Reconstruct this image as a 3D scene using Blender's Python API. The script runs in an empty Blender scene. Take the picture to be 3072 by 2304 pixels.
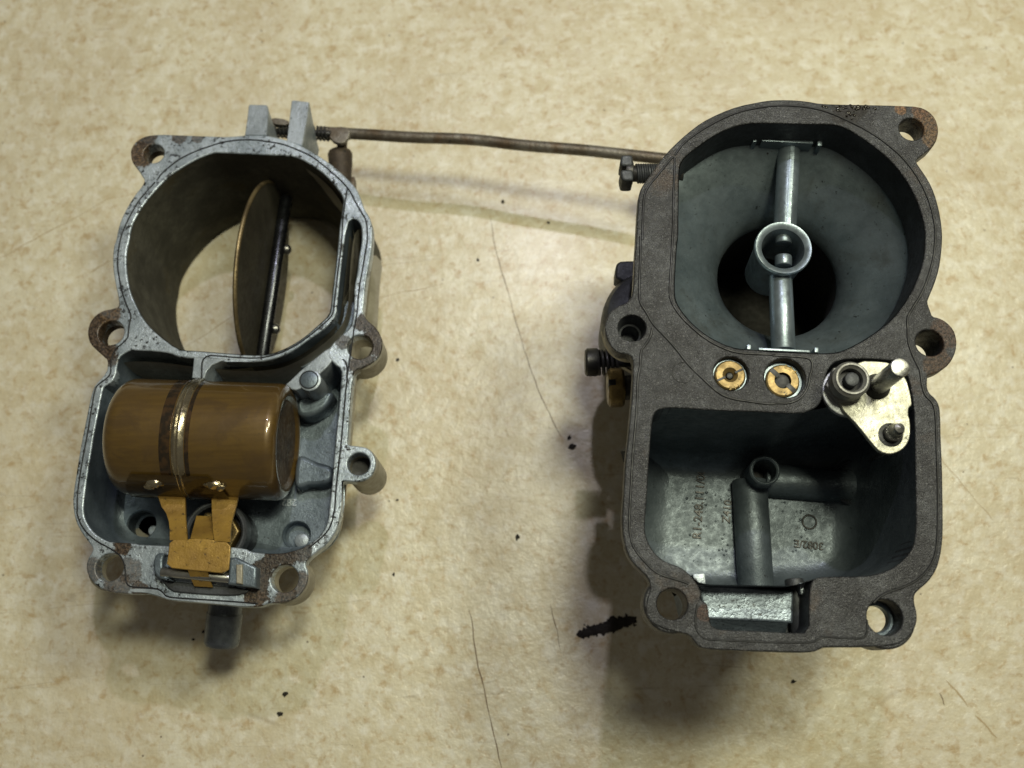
import bpy, bmesh, math, random
from mathutils import Vector, Matrix
random.seed(7)
scene = bpy.context.scene
C = scene.collection
scene.unit_settings.system = 'METRIC'
scene.unit_settings.scale_length = 0.01          # one unit = one centimetre

# ------------------------------------------------------------------ camera
F_PX, CX, CY, CAM_H = 3050.0, 1536.0, 1152.0, 29.3
TILT, ROLL = math.atan(878/3050), -math.radians(2.87)
CAM_R = Matrix.Rotation(TILT, 3, 'X') @ Matrix.Rotation(ROLL, 3, 'Z')
cam_d = bpy.data.cameras.new('camera')
cam = bpy.data.objects.new('camera', cam_d); C.objects.link(cam)
cam.matrix_world = Matrix.Translation((0, 0, CAM_H)) @ CAM_R.to_4x4()
cam_d.sensor_width = 36.0
cam_d.lens = 36.0*F_PX/3072.0
cam_d.clip_start = 0.5; cam_d.clip_end = 500
cam_d.dof.use_dof = True
cam_d.dof.focus_distance = 23.4
cam_d.dof.aperture_fstop = 0.16
scene.camera = cam

# ------------------------------------------------------------------ light
world = bpy.data.worlds.new('World'); scene.world = world
world.use_nodes = True
bg = world.node_tree.nodes['Background']
bg.inputs[0].default_value = (1.0, 0.91, 0.74, 1)
bg.inputs[1].default_value = 0.085
scene.view_settings.view_transform = 'Standard'
scene.view_settings.look = 'None'
scene.view_settings.exposure = 0.0
scene.view_settings.gamma = 1.0

def lamp(name, loc, aim, size, size_y, power, col):
    d = bpy.data.lights.new(name, 'AREA')
    d.shape = 'RECTANGLE'; d.size = size; d.size_y = size_y
    d.energy = power; d.color = col
    o = bpy.data.objects.new(name, d); C.objects.link(o)
    o.location = loc
    o.rotation_euler = (Vector(aim)-Vector(loc)).to_track_quat('-Z', 'Y').to_euler()
    return o
lamp('ceiling_lamp', (10.6, 15.5, 63), (1, 9, 0), 7, 11, 17600, (0.99, 0.965, 0.70))
lamp('side_lamp', (31.5, 27, 62), (1, 9, 0), 12, 12, 16300, (0.99, 0.95, 0.69))
lamp('window_lamp', (4.2, 40, 64), (1, 9, 0), 1.5, 1.5, 9300, (0.93, 0.88, 1.0))

# ------------------------------------------------------------------ tracing
def P(u, v, z):
    d = CAM_R @ Vector((u-CX, CY-v, -F_PX))
    t = (z-CAM_H)/d.z
    return Vector((d.x*t, d.y*t, z))
K = 600/2212
FR = dict(A=(240,280), B=(640,280), C=(240,700), D=(640,700), E=(200,1100), F=(600,1100), G=(200,1520), H=(600,1520),
          I=(1740,270), J=(2300,270), K=(1740,700), L=(2300,700), M=(1740,1100), N=(2300,1100), O=(1740,1540), Q=(2300,1540))
def tr(s):
    """'A 1,2 3,4 B 5,6' -> photo pixels"""
    out = []; fr = None
    for w in s.split():
        if ',' in w:
            a, b = w.split(',')
            out.append((fr[0]+float(a)*fr[2], fr[1]+float(b)*fr[2]))
        elif w == 'X':
            fr = (0, 0, 1)
        else:
            fr = FR[w]+(K,)
    return out
def W(s, z):
    pts = tr(s) if isinstance(s, str) else s
    return [P(u, v, z).to_2d() for u, v in pts]
def W1(s, z):
    return P(*tr(s)[0], z)

def chaikin(p, n=2, closed=True):
    for _ in range(n):
        q = []
        m = len(p)
        rng = range(m) if closed else range(m-1)
        if not closed: q.append(p[0])
        for i in rng:
            a, b = p[i], p[(i+1) % m]
            q.append(a*.75+b*.25); q.append(a*.25+b*.75)
        if not closed: q.append(p[-1])
        p = q
    return p
def resample(p, n, closed=True):
    pts = p+[p[0]] if closed else p
    L = [0]
    for i in range(1, len(pts)): L.append(L[-1]+(pts[i]-pts[i-1]).length)
    tot = L[-1]; out = []; j = 0
    m = n if closed else n-1
    for k in range(n):
        t = tot*k/m
        while j < len(L)-2 and L[j+1] < t: j += 1
        s = (t-L[j])/max(1e-9, L[j+1]-L[j])
        out.append(pts[j].lerp(pts[j+1], min(1, s)))
    return out
def area(p): return sum(p[i].x*p[(i+1) % len(p)].y-p[(i+1) % len(p)].x*p[i].y for i in range(len(p)))/2
def inset(p, d, smooth=.25):
    """move a closed outline inward by d (outward when negative), keeping its count"""
    if area(p) < 0: sgn = 1
    else: sgn = -1
    steps = max(1, int(abs(d)/.06)); st = d/steps
    for _ in range(steps):
        n = len(p); q = []
        for i in range(n):
            t = (p[(i+1) % n]-p[i-1])
            if t.length > 1e-9: t.normalize()
            nn = Vector((t.y, -t.x))*sgn
            q.append(p[i]+nn*st)
        if smooth:
            q = [q[i]*(1-smooth)+(q[i-1]+q[(i+1) % n])*(smooth/2) for i in range(n)]
        p = q
    return p
def circ(c, r, n=32): return [Vector((c[0]+r*math.cos(2*math.pi*i/n), c[1]+r*math.sin(2*math.pi*i/n))) for i in range(n)]

# ------------------------------------------------------------------ objects
def root(name, loc, label, cat, group=None):
    o = bpy.data.objects.new(name, None); C.objects.link(o)
    o.location = loc; o.empty_display_size = .5
    o['label'] = label; o['category'] = cat
    if group: o['group'] = group
    return o
def wpos(o):
    v = Vector((0, 0, 0))
    while o: v += o.location; o = o.parent
    return v
def link(name, me, mat, parent=None, ang=32, at=None):
    me.name = name
    me.materials.clear(); me.materials.append(mat)
    for f in me.polygons: f.use_smooth = True; f.material_index = 0
    me.set_sharp_from_angle(angle=math.radians(ang))
    o = bpy.data.objects.new(name, me); C.objects.link(o)
    off = wpos(parent) if parent else Vector((0, 0, 0))
    if at is None:
        if not parent and len(me.vertices):
            zs = min(v.co.z for v in me.vertices)
            xs = [v.co.x for v in me.vertices]; ys = [v.co.y for v in me.vertices]
            at = Vector(((min(xs)+max(xs))/2, (min(ys)+max(ys))/2, zs))
        else: at = off
    me.transform(Matrix.Translation(-at))
    o.parent = parent
    o.location = at-off
    return o
def slab(outer, holes, z0, z1, bev=.03, cyc=True):
    """flat plate with holes and softly rounded rims, as a mesh"""
    cu = bpy.data.curves.new('tmp', 'CURVE'); cu.dimensions = '2D'; cu.fill_mode = 'BOTH'
    for p in [outer]+list(holes):
        s = cu.splines.new('POLY'); s.points.add(len(p)-1)
        for i, v in enumerate(p): s.points[i].co = (v[0], v[1], 0, 1)
        s.use_cyclic_u = True
    cu.extrude = (z1-z0)/2-bev; cu.bevel_depth = bev; cu.bevel_resolution = 2 if bev else 0
    cu.offset = -bev
    o = bpy.data.objects.new('tmp', cu); C.objects.link(o)
    dg = bpy.context.evaluated_depsgraph_get()
    me = bpy.data.meshes.new_from_object(o.evaluated_get(dg))
    bpy.data.objects.remove(o); bpy.data.curves.remove(cu)
    me.transform(Matrix.Translation((0, 0, (z0+z1)/2)))
    return me
def tube_path(pts, r, closed=False, res=3):
    cu = bpy.data.curves.new('tmp', 'CURVE'); cu.dimensions = '3D'; cu.fill_mode = 'FULL'
    s = cu.splines.new('POLY'); s.points.add(len(pts)-1)
    for i, v in enumerate(pts): s.points[i].co = (v[0], v[1], v[2], 1)
    s.use_cyclic_u = closed
    cu.bevel_depth = r; cu.bevel_resolution = res; cu.use_fill_caps = True
    o = bpy.data.objects.new('tmp', cu); C.objects.link(o)
    me = bpy.data.meshes.new_from_object(o.evaluated_get(bpy.context.evaluated_depsgraph_get()))
    bpy.data.objects.remove(o); bpy.data.curves.remove(cu)
    return me
def loft(rings, cap0=False, cap1=False):
    """rings: list of (points2d, z)"""
    bm = bmesh.new(); R = []
    for p, z in rings:
        if isinstance(z, (int, float)): R.append([bm.verts.new((v[0], v[1], z)) for v in p])
        else: R.append([bm.verts.new((v[0], v[1], zz)) for v, zz in zip(p, z)])
    n = len(R[0])
    for a, b in zip(R, R[1:]):
        for i in range(n): bm.faces.new((a[i], a[(i+1) % n], b[(i+1) % n], b[i]))
    if cap0: bm.faces.new(R[0])
    if cap1: bm.faces.new(R[-1][::-1])
    bmesh.ops.triangulate(bm, faces=[f for f in bm.faces if len(f.verts) > 4])
    bmesh.ops.recalc_face_normals(bm, faces=bm.faces)
    me = bpy.data.meshes.new('m'); bm.to_mesh(me); bm.free(); return me
def frame(p0, d):
    d = Vector(d).normalized()
    return Matrix.Translation(p0) @ d.to_track_quat('Z', 'Y').to_matrix().to_4x4()
def lathe(profile, p0=(0, 0, 0), d=(0, 0, 1), n=48, cap=True, arc=None):
    """profile: (radius, height along axis)"""
    bm = bmesh.new(); R = []
    for r, h in profile:
        R.append([bm.verts.new((r*math.cos(2*math.pi*i/n), r*math.sin(2*math.pi*i/n), h)) for i in range(n)])
    for a, b in zip(R, R[1:]):
        for i in range(n): bm.faces.new((a[i], a[(i+1) % n], b[(i+1) % n], b[i]))
    if cap:
        bm.faces.new(R[0]); bm.faces.new(R[-1][::-1])
    bmesh.ops.remove_doubles(bm, verts=bm.verts, dist=1e-5)
    bmesh.ops.recalc_face_normals(bm, faces=bm.faces)
    me = bpy.data.meshes.new('m'); bm.to_mesh(me); bm.free()
    me.transform(frame(Vector(p0), d)); return me
def rod(p0, p1, r, b=.03, n=32, r1=None):
    p0, p1 = Vector(p0), Vector(p1); L = (p1-p0).length; r1 = r if r1 is None else r1
    return lathe([(r-b, 0), (r-b*.3, b*.3), (r, b), (r1, L-b), (r1-b*.3, L-b*.3), (r1-b, L)], p0, p1-p0, n)
def ring(p0, d, ro, ri, h, b=.02, n=48):
    me = lathe([(ri, 0), (ro-b, 0), (ro, b), (ro, h-b), (ro-b, h), (ri+b, h), (ri, h-b), (ri, 0)], p0, d, n, cap=False)
    return me
def box(x0, x1, y0, y1, z0, z1, bev=.03, M=None):
    bm = bmesh.new(); bmesh.ops.create_cube(bm, size=1)
    for v in bm.verts:
        v.co = Vector((x0 if v.co.x < 0 else x1, y0 if v.co.y < 0 else y1, z0 if v.co.z < 0 else z1))
    if bev: bmesh.ops.bevel(bm, geom=bm.edges, offset=bev, segments=2, profile=.6, affect='EDGES')
    me = bpy.data.meshes.new('m'); bm.to_mesh(me); bm.free()
    if M: me.transform(M)
    return me
def join(*ms):
    bm = bmesh.new()
    for m in ms: bm.from_mesh(m)
    me = bpy.data.meshes.new('m'); bm.to_mesh(me); bm.free()
    for m in ms: bpy.data.meshes.remove(m)
    return me
def jitter(p, a=.012):
    return [v+Vector((random.uniform(-a, a), random.uniform(-a, a))) for v in p]
def text_mesh(s, size, M, depth=.02):
    cu = bpy.data.curves.new('tmp', 'FONT'); cu.body = s; cu.size = size; cu.extrude = depth; cu.bevel_depth = .006
    cu.align_x = 'CENTER'; cu.align_y = 'CENTER'
    o = bpy.data.objects.new('tmp', cu); C.objects.link(o)
    me = bpy.data.meshes.new_from_object(o.evaluated_get(bpy.context.evaluated_depsgraph_get()))
    bpy.data.objects.remove(o); bpy.data.curves.remove(cu)
    me.transform(M); return me

# ------------------------------------------------------------------ materials
class NT:
    def __init__(s, name):
        s.m = bpy.data.materials.new(name); s.m.use_nodes = True
        s.t = s.m.node_tree; s.N = s.t.nodes; s.L = s.t.links
        s.b = s.N['Principled BSDF']
        s.co = s.N.new('ShaderNodeTexCoord').outputs['Object']
        s.h = None
    def noise(s, scale, detail=4, rough=.55, dist=0, vec=None):
        n = s.N.new('ShaderNodeTexNoise'); n.inputs['Scale'].default_value = scale
        n.inputs['Detail'].default_value = detail; n.inputs['Roughness'].default_value = rough
        n.inputs['Distortion'].default_value = dist
        s.L.new(vec or s.co, n.inputs['Vector']); return n.outputs['Fac']
    def voro(s, scale, vec=None, feature='F1', rnd=1):
        n = s.N.new('ShaderNodeTexVoronoi'); n.inputs['Scale'].default_value = scale; n.feature = feature
        n.inputs['Randomness'].default_value = rnd
        s.L.new(vec or s.co, n.inputs['Vector']); return n.outputs['Distance']
    def mapv(s, sc, rot=(0, 0, 0)):
        n = s.N.new('ShaderNodeMapping'); n.inputs['Scale'].default_value = sc; n.inputs['Rotation'].default_value = rot
        s.L.new(s.co, n.inputs['Vector']); return n.outputs[0]
    def ramp(s, f, a, b, lo=0., hi=1.):
        n = s.N.new('ShaderNodeMapRange'); n.interpolation_type = 'SMOOTHSTEP'
        s.L.new(f, n.inputs[0]); n.inputs[1].default_value = a; n.inputs[2].default_value = b
        n.inputs[3].default_value = lo; n.inputs[4].default_value = hi; return n.outputs[0]
    def mix(s, f, a, b):
        n = s.N.new('ShaderNodeMix'); n.data_type = 'RGBA'
        if isinstance(f, (int, float)): n.inputs[0].default_value = f
        else: s.L.new(f, n.inputs[0])
        for i, v in ((6, a), (7, b)):
            if isinstance(v, tuple): n.inputs[i].default_value = (*v, 1)
            else: s.L.new(v, n.inputs[i])
        return n.outputs[2]
    def math(s, op, a, b=0.):
        n = s.N.new('ShaderNodeMath'); n.operation = op
        for i, v in ((0, a), (1, b)):
            if isinstance(v, (int, float)): n.inputs[i].default_value = v
            else: s.L.new(v, n.inputs[i])
        return n.outputs[0]
    def col(s, c):
        if isinstance(c, tuple): s.b.inputs['Base Color'].default_value = (*c, 1)
        else: s.L.new(c, s.b.inputs['Base Color'])
    def set(s, k, v):
        if isinstance(v, (int, float)): s.b.inputs[k].default_value = v
        else: s.L.new(v, s.b.inputs[k])
    def bump(s, h, strength, dist):
        n = s.N.new('ShaderNodeBump'); n.inputs['Strength'].default_value = strength; n.inputs['Distance'].default_value = dist
        s.L.new(h, n.inputs['Height'])
        if s.h: s.L.new(s.h, n.inputs['Normal'])
        s.h = n.outputs[0]; s.L.new(s.h, s.b.inputs['Normal'])

def metal(name, base, dark, patch=None, metallic=.75, rough=.42, grain=.5, pits=.55, pitc=(.02, .02, .02), sparkle=0., bumpd=.012, patchlim=(.55, .68), fine=22, spots=(), speck=None):
    n = NT(name)
    big = n.noise(1.1, 6, .62); mid = n.noise(6, 5, .6); fi = n.noise(fine, 3, .6)
    c = n.mix(n.ramp(big, .35, .65), dark, base)
    c = n.mix(n.ramp(mid, .3, .75, 0, grain), c, dark)
    if patch: c = n.mix(n.ramp(n.noise(.55, 6, .68, .4), *patchlim), c, patch)
    pv = n.math('MULTIPLY', n.ramp(n.noise(9, 4, .7), pits, pits+.1), n.ramp(n.noise(2.3, 3), .42, .58))
    c = n.mix(pv, c, pitc)
    if speck: c = n.mix(n.ramp(n.noise(24, 2, .6), .60, .68, 0, .75), c, speck)
    met = metallic; rgh = None
    if spots:
        nz = n.noise(4.2, 6, .72, .3); nz2 = n.noise(16, 4, .7)
        mask = None
        for (x, y, r, colr, amt) in spots:
            d = n.N.new('ShaderNodeVectorMath'); d.operation = 'DISTANCE'
            n.L.new(n.co, d.inputs[0]); d.inputs[1].default_value = (x, y, spot_z[0])
            g = n.ramp(d.outputs['Value'], r*.25, r*1.15, 1, 0)
            g = n.math('ADD', g, n.math('MULTIPLY', n.math('ADD', nz, -.5), 1.5))
            g = n.math('ADD', g, n.math('MULTIPLY', n.math('ADD', nz2, -.5), .7))
            g = n.ramp(g, .38, .62, 0, amt)
            c = n.mix(g, c, n.mix(n.ramp(nz2, .40, .58), colr, tuple(x*.22 for x in colr)))
            mask = g if mask is None else n.math('MAXIMUM', mask, g)
        met = n.math('MULTIPLY', n.math('SUBTRACT', 1.15, mask), metallic)
    n.col(c)
    n.set('Metallic', met)
    r = n.ramp(mid, .25, .75, rough-.09, rough+.13)
    if sparkle:
        sp = n.ramp(n.noise(34, 2, .7), .62, .74)
        r = n.math('SUBTRACT', r, n.math('MULTIPLY', sp, sparkle))
    n.set('Roughness', r)
    n.bump(mid, .5, bumpd*2); n.bump(fi, .7, bumpd)
    return n.m

M = {}
spot_z = [0.]
def spot(st, z, rt, r, colr, amt=.9):
    q = W1(st, z); return (q.x-rt.x, q.y-rt.y, r, colr, amt)
LROOT, RROOT = P(760, 1300, 0), P(2300, 1150, 0)
RU, BK, BR_ = (.135, .085, .045), (.06, .046, .036), (.09, .062, .042)
spot_z[0] = 4.2
zl_ = [spot(a, 4.2, LROOT, r, c, m) for a, r, c, m in [
    ('A 640,680', .62, RU, .95), ('A 720,500', .45, BR_, .9), ('A 1100,480', .3, BR_, .8), ('A 1300,500', .22, BR_, .7),
    ('C 140,1060', .62, BR_, 1.), ('C 300,880', .5, RU, .9), ('C 250,1300', .55, BR_, 1.), ('C 350,1400', .25, BR_, .8), ('C 100,950', .4, BR_, 1.),
    ('D 1800,1200', .62, BK, 1.), ('D 1680,1000', .4, BK, .95), ('D 1650,1440', .55, BK, .95), ('D 1440,1200', .3, BK, .8),
    ('H 690,700', .38, BK, 1.), ('H 800,580', .35, BK, 1.), ('H 960,560', .35, BK, 1.), ('H 1130,500', .35, BK, .9), ('H 620,980', .42, BR_, 1.), ('H 660,850', .3, BK, 1.), ('H 1130,850', .4, BR_, .8), ('H 950,1030', .4, BR_, .9),
    ('G 620,430', .35, BR_, 1.), ('G 700,700', .45, BR_, .7), ('G 280,700', .45, BR_, .75), ('G 560,900', .5, BR_, .8), ('G 800,930', .3, BR_, .9)]]
M['zinc_face'] = metal('zinc_face', (.44, .50, .57), (.24, .28, .32), None, .42, .36, .55, .60, bumpd=.010)
M['zinc_clean'] = metal('zinc_clean', (.27, .33, .38), (.19, .235, .27), None, .7, .36, .3, .70, bumpd=.004)
M['shaft'] = metal('shaft', (.06, .065, .075), (.035, .037, .042), None, .9, .26, .3, .7, bumpd=.0001)
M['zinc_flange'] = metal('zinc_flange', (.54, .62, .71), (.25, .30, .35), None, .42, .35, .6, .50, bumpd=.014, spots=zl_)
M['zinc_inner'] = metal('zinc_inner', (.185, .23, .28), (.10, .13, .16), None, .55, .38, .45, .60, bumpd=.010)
M['zinc_oily'] = metal('zinc_oily', (.135, .165, .19), (.075, .095, .11), None, .5, .44, .45, .62, sparkle=.12, bumpd=.010, fine=18)
M['bore_soot'] = metal('bore_soot', (.115, .112, .092), (.06, .058, .048), (.085, .075, .05), .25, .6, .6, .6, bumpd=.006)
spot_z[0] = 6.85
M['bell'] = metal('bell', (.19, .235, .265), (.125, .16, .18), (.10, .115, .115), .55, .37, .45, .60, bumpd=.004, patchlim=(.5, .75), spots=[(*(P(2086, 920, 6.85)-RROOT).to_2d(), .13, (.05, .035, .015), .95), (*(P(2098, 762, 6.8)-RROOT).to_2d(), .05, (.03, .03, .03), .8), (*(P(2655, 900, 6.9)-RROOT).to_2d(), .05, (.03, .03, .03), .8)])
spot_z[0] = 8.0
zr_ = [spot(a, 8.0, RROOT, r, c, m) for a, r, c, m in [
    ('J 1780,330', .5, (.17, .10, .05), .85), ('J 1700,230', .3, (.17, .09, .05), .8), ('J 1480,215', .2, (.26, .14, .07), .9), ('J 1830,540', .35, (.18, .11, .055), .8),
    ('J 900,210', .55, (.02, .018, .02), .9), ('J 800,290', .3, (.015, .013, .015), .95), ('J 1010,190', .35, (.012, .01, .01), .95),
    ('L 2000,1100', .5, (.10, .062, .045), .8), ('L 1900,1450', .5, (.10, .062, .04), .8), ('O 1380,1100', .25, (.08, .045, .035), .9)]]
M['flange_dark'] = metal('flange_dark', (.070, .074, .082), (.037, .038, .042), (.066, .056, .052), .5, .42, .7, .62, sparkle=.34, bumpd=.034, fine=26, spots=zr_, speck=(.16, .165, .175))
M['rust_metal'] = metal('rust_metal', (.10, .075, .05), (.04, .03, .024), (.13, .07, .03), .35, .6, .5, .55, bumpd=.02)
M['rust_light'] = metal('rust_light', (.23, .22, .20), (.10, .08, .06), (.10, .06, .032), .55, .46, .5, .58, bumpd=.014, patchlim=(.52, .68))
M['grime'] = metal('grime', (.028, .022, .017), (.012, .010, .008), None, .0, .8, .6, .6, bumpd=.03)
M['seal'] = metal('seal', (.022, .024, .030), (.010, .011, .013), None, .3, .45, .5, .6, bumpd=.004)
for k_ in ('bore_soot',):
    b_ = M[k_].node_tree.nodes['Principled BSDF']; b_.inputs['Specular IOR Level'].default_value = .12; b_.inputs['Metallic'].default_value = 0
    for l_ in list(b_.inputs['Roughness'].links): M[k_].node_tree.links.remove(l_)
    b_.inputs['Roughness'].default_value = .95
M['pipe'] = metal('pipe', (.15, .17, .20), (.075, .085, .10), None, .7, .34, .5, .6, bumpd=.006)
M['black_bore'] = metal('black_bore', (.020, .019, .016), (.010, .010, .008), None, .0, .8, .5, .7, bumpd=.004)  # near-black colour carries the shade deep in the throat
M['nut_zinc'] = metal('nut_zinc', (.36, .37, .36), (.2, .2, .19), None, .6, .48, .5, .58, bumpd=.01)
M['weir_zinc'] = metal('weir_zinc', (.27, .33, .39), (.16, .195, .235), None, .62, .36, .6, .56, sparkle=.1, bumpd=.02, fine=14)
M['brown_stain'] = metal('brown_stain', (.16, .10, .06), (.06, .035, .02), (.10, .085, .07), .35, .5, .5, .6, bumpd=.02)
M['steel'] = metal('steel', (.50, .51, .50), (.26, .26, .25), None, .95, .3, .4, .62, bumpd=.004)
M['plated'] = metal('plated', (.46, .46, .40), (.33, .33, .28), None, .8, .42, .4, .60, sparkle=.12, bumpd=.010)
M['white_metal'] = metal('white_metal', (.50, .53, .55), (.34, .36, .38), None, .5, .4, .4, .60, bumpd=.006)
M['dark_cast'] = metal('dark_cast', (.075, .083, .095), (.04, .044, .05), None, .45, .5, .4, .6, bumpd=.01)
M['black_steel'] = metal('black_steel', (.06, .06, .06), (.03, .03, .03), None, .6, .42, .4, .6, bumpd=.006)
M['side_cast'] = metal('side_cast', (.36, .34, .28), (.24, .22, .17), None, .35, .5, .4, .66, bumpd=.01)
M['brass'] = metal('brass', (.38, .275, .115), (.20, .14, .055), (.33, .30, .24), .5, .46, .55, .56, bumpd=.008)
M['brass_dark'] = metal('brass_dark', (.28, .205, .08), (.12, .085, .035), None, .7, .36, .6, .56, bumpd=.012)
M['ochre'] = metal('ochre', (.40, .25, .055), (.25, .15, .036), (.21, .13, .04), .35, .40, .5, .58, (.05, .035, .02), bumpd=.010, patchlim=(.5, .7))
M['solder'] = metal('solder', (.55, .50, .38), (.32, .27, .17), None, .95, .2, .5, .6, bumpd=.004)
M['choke_plate'] = metal('choke_plate', (.082, .076, .056), (.05, .045, .034), None, .4, .48, .5, .6, bumpd=.006)
M['plate_edge'] = metal('plate_edge', (.32, .25, .13), (.12, .09, .05), None, .7, .45, .6, .55, bumpd=.006)

def float_mat():
    n = NT('varnished_brass')
    st = n.noise(2.2, 3, .5, .1, n.mapv((.5, 4, 4)))
    st2 = n.noise(1.3, 4, .6)
    c = n.mix(n.ramp(st, .3, .7), (.100, .059, .013), (.128, .077, .017))
    c = n.mix(n.ramp(n.noise(1.0, 5, .65, .6), .5, .66, 0, .7), c, (.075, .045, .016))
    c = n.mix(n.ramp(n.noise(22, 2, .6), .66, .72, 0, .5), c, (.04, .03, .015))
    c = n.mix(n.ramp(st2, .4, .7, 0, .6), c, (.095, .058, .022))
    n.col(c); n.set('Metallic', .3); n.set('Roughness', .38)
    n.set('Coat Weight', 1.0); n.set('Coat Roughness', .04)
    n.bump(n.noise(1.1, 3, .5, .2), .3, .06)
    n.bump(n.noise(16, 3, .6), .25, .003)
    return n.m
M['float'] = float_mat()
M['float_end'] = metal('float_end', (.085, .052, .024), (.03, .02, .012), None, .0, .6, .6, .52, (.12, .10, .07), bumpd=.01)
def band_mat():
    n = NT('dark_band')
    c = n.mix(n.ramp(n.noise(5, 5), .4, .62), (.028, .020, .012), (.075, .042, .018))
    n.col(c); n.set('Metallic', .5); n.set('Roughness', .32); n.set('Coat Weight', .8); n.set('Coat Roughness', .1)
    n.bump(n.noise(9, 4), .4, .01)
    return n.m
M['band'] = band_mat()

def table_mat():
    n = NT('speckled_laminate')
    warp = n.N.new('ShaderNodeTexNoise'); warp.inputs['Scale'].default_value = .9; warp.inputs['Detail'].default_value = 3
    n.L.new(n.co, warp.inputs['Vector'])
    va = n.N.new('ShaderNodeVectorMath'); va.operation = 'MULTIPLY_ADD'
    n.L.new(warp.outputs['Color'], va.inputs[0]); va.inputs[1].default_value = (.9, .9, .9); n.L.new(n.co, va.inputs[2])
    v = va.outputs[0]
    a = n.noise(1.25, 7, .68, .15, v)      # soft clouds
    b = n.noise(3.3, 5, .62, 0, v)        # blotches
    d = n.noise(.22, 3, .5)
    f = n.noise(15, 3, .6)
    c = n.mix(n.ramp(a, .26, .72), (.73, .705, .585), (.585, .525, .37))
    c = n.mix(n.ramp(b, .50, .72, 0, .78), c, (.45, .33, .175))
    c = n.mix(n.ramp(n.noise(2.3, 6, .64, .1), .46, .68, 0, .85), c, (.77, .755, .67))
    c = n.mix(n.ramp(d, .4, .65, 0, .22), c, (.42, .33, .21))
    c = n.mix(n.ramp(n.noise(5.5, 3, .5), .58, .76, 0, .5), c, (.46, .335, .17))
    c = n.mix(n.ramp(f, .35, .7, 0, .08), c, (.30, .2, .1))
    # scattered tiny dark specks
    sp = n.voro(1.15)
    c = n.mix(n.ramp(sp, .022, .045, .8, 0.), c, (.10, .07, .05))
    # faint long scratches
    m1 = n.voro(.55, n.mapv((.10, 3.2, 1), (0, 0, .75)), 'DISTANCE_TO_EDGE')
    m2 = n.noise(.6, 2)
    sc = n.math('MULTIPLY', n.ramp(m1, .0, .012, 1, 0), n.ramp(m2, .5, .6))
    c = n.mix(n.math('MULTIPLY', sc, .28), c, (.2, .14, .08))
    n.col(c)
    n.set('Roughness', n.ramp(a, .3, .7, .30, .42)); n.set('Specular IOR Level', .45)
    n.set('Coat Weight', .26); n.set('Coat Roughness', .24)
    n.bump(n.noise(3.4, 4, .6, .3), .8, .05)
    n.bump(n.noise(8, 3, .6, .2), .6, .02)
    n.bump(n.noise(13, 2, .6), .3, .004)
    return n.m
M['table'] = table_mat()

# ------------------------------------------------------------------ table
def bm_mesh(f):
    bm = bmesh.new(); f(bm); me = bpy.data.meshes.new('m'); bm.to_mesh(me); bm.free(); return me
t = link('table', box(-60, 60, -45, 70, -3, 0, .2), M['table'], at=Vector((0, 0, -3)))
t['kind'] = 'structure'

def ribbon(s, w, z=.004, wob=.02):
    p = W(s, 0); p = chaikin(p, 2, False)
    p = resample(p, max(6, int(sum((p[i+1]-p[i]).length for i in range(len(p)-1))/.25)), False)
    L, R_ = [], []
    for i, v in enumerate(p):
        a = p[min(i+1, len(p)-1)]-p[max(0, i-1)]; a.normalize(); nn = Vector((-a.y, a.x))
        q = v+nn*random.uniform(-wob, wob); ww = w*random.uniform(.35, 1)*(.4 if i in (0, len(p)-1) else 1)/2
        L.append(q+nn*ww); R_.append(q-nn*ww)
    bm = bmesh.new()
    a = [bm.verts.new((v.x, v.y, z)) for v in L]; b = [bm.verts.new((v.x, v.y, z)) for v in R_]
    for i in range(len(a)-1): bm.faces.new((a[i], b[i], b[i+1], a[i+1]))
    me = bpy.data.meshes.new('m'); bm.to_mesh(me); bm.free(); return me
def scr_mat():
    n = NT('scratch_dirt'); n.col((.16, .11, .065)); n.set('Roughness', .6); return n.m
M['scratch'] = scr_mat()
def scr2():
    n = NT('faint_scratch'); n.col((.42, .33, .20)); n.set('Roughness', .4); return n.m
M['scratch2'] = scr2()
for s, w, mt in [('X 1470,650 1490,760 1530,900 1570,1040 1610,1160 1650,1250 1685,1310', .035, 'scratch'),
          ('X 1405,1830 1418,1870 1420,1930 1438,2010 1462,2110 1485,2210 1505,2304', .04, 'scratch'),
          ('X 1650,1812 1668,1880 1682,1950', .03, 'scratch'),
          ('X 0,775 110,715 250,640 330,590', .035, 'scratch2'),
          ('X 555,1040 640,990 720,930 800,880', .03, 'scratch2'),
          ('X 270,820 330,780', .04, 'scratch2'),
          ('X 2818,2078 2835,2118', .03, 'scratch'),
          ('X 2840,2040 2880,2090 2905,2120', .06, 'scratch2'),
          ('X 2925,2145 2965,2185 2990,2215', .06, 'scratch2'),
          
          ('X 2810,1360 2900,1470 2980,1560', .03, 'scratch2'),
          ('X 1120,900 1180,880 1260,870 1330,850', .03, 'scratch2'),
          ]:
    link('scratch', ribbon(s, w), M[mt], t)

def blob(c, r, z, n=10, h=.03, el=1., rot=0., rough=.35):
    """small lump of dirt"""
    bm = bmesh.new(); bmesh.ops.create_icosphere(bm, subdivisions=2, radius=1)
    ph = [random.uniform(0, 6.3) for _ in range(6)]
    for v in bm.verts:
        k = 1+rough*math.sin(3*v.co.x+ph[0])*math.sin(4*v.co.y+ph[1])+rough*.7*math.sin(7*v.co.x+ph[2]+5*v.co.y)
        x, y = v.co.x*r*k*el, v.co.y*r*k
        v.co = Vector((c[0]+x*math.cos(rot)-y*math.sin(rot), c[1]+x*math.sin(rot)+y*math.cos(rot), z+h*(v.co.z+.6)))
    me = bpy.data.meshes.new('m'); bm.to_mesh(me); bm.free(); return me
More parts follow.
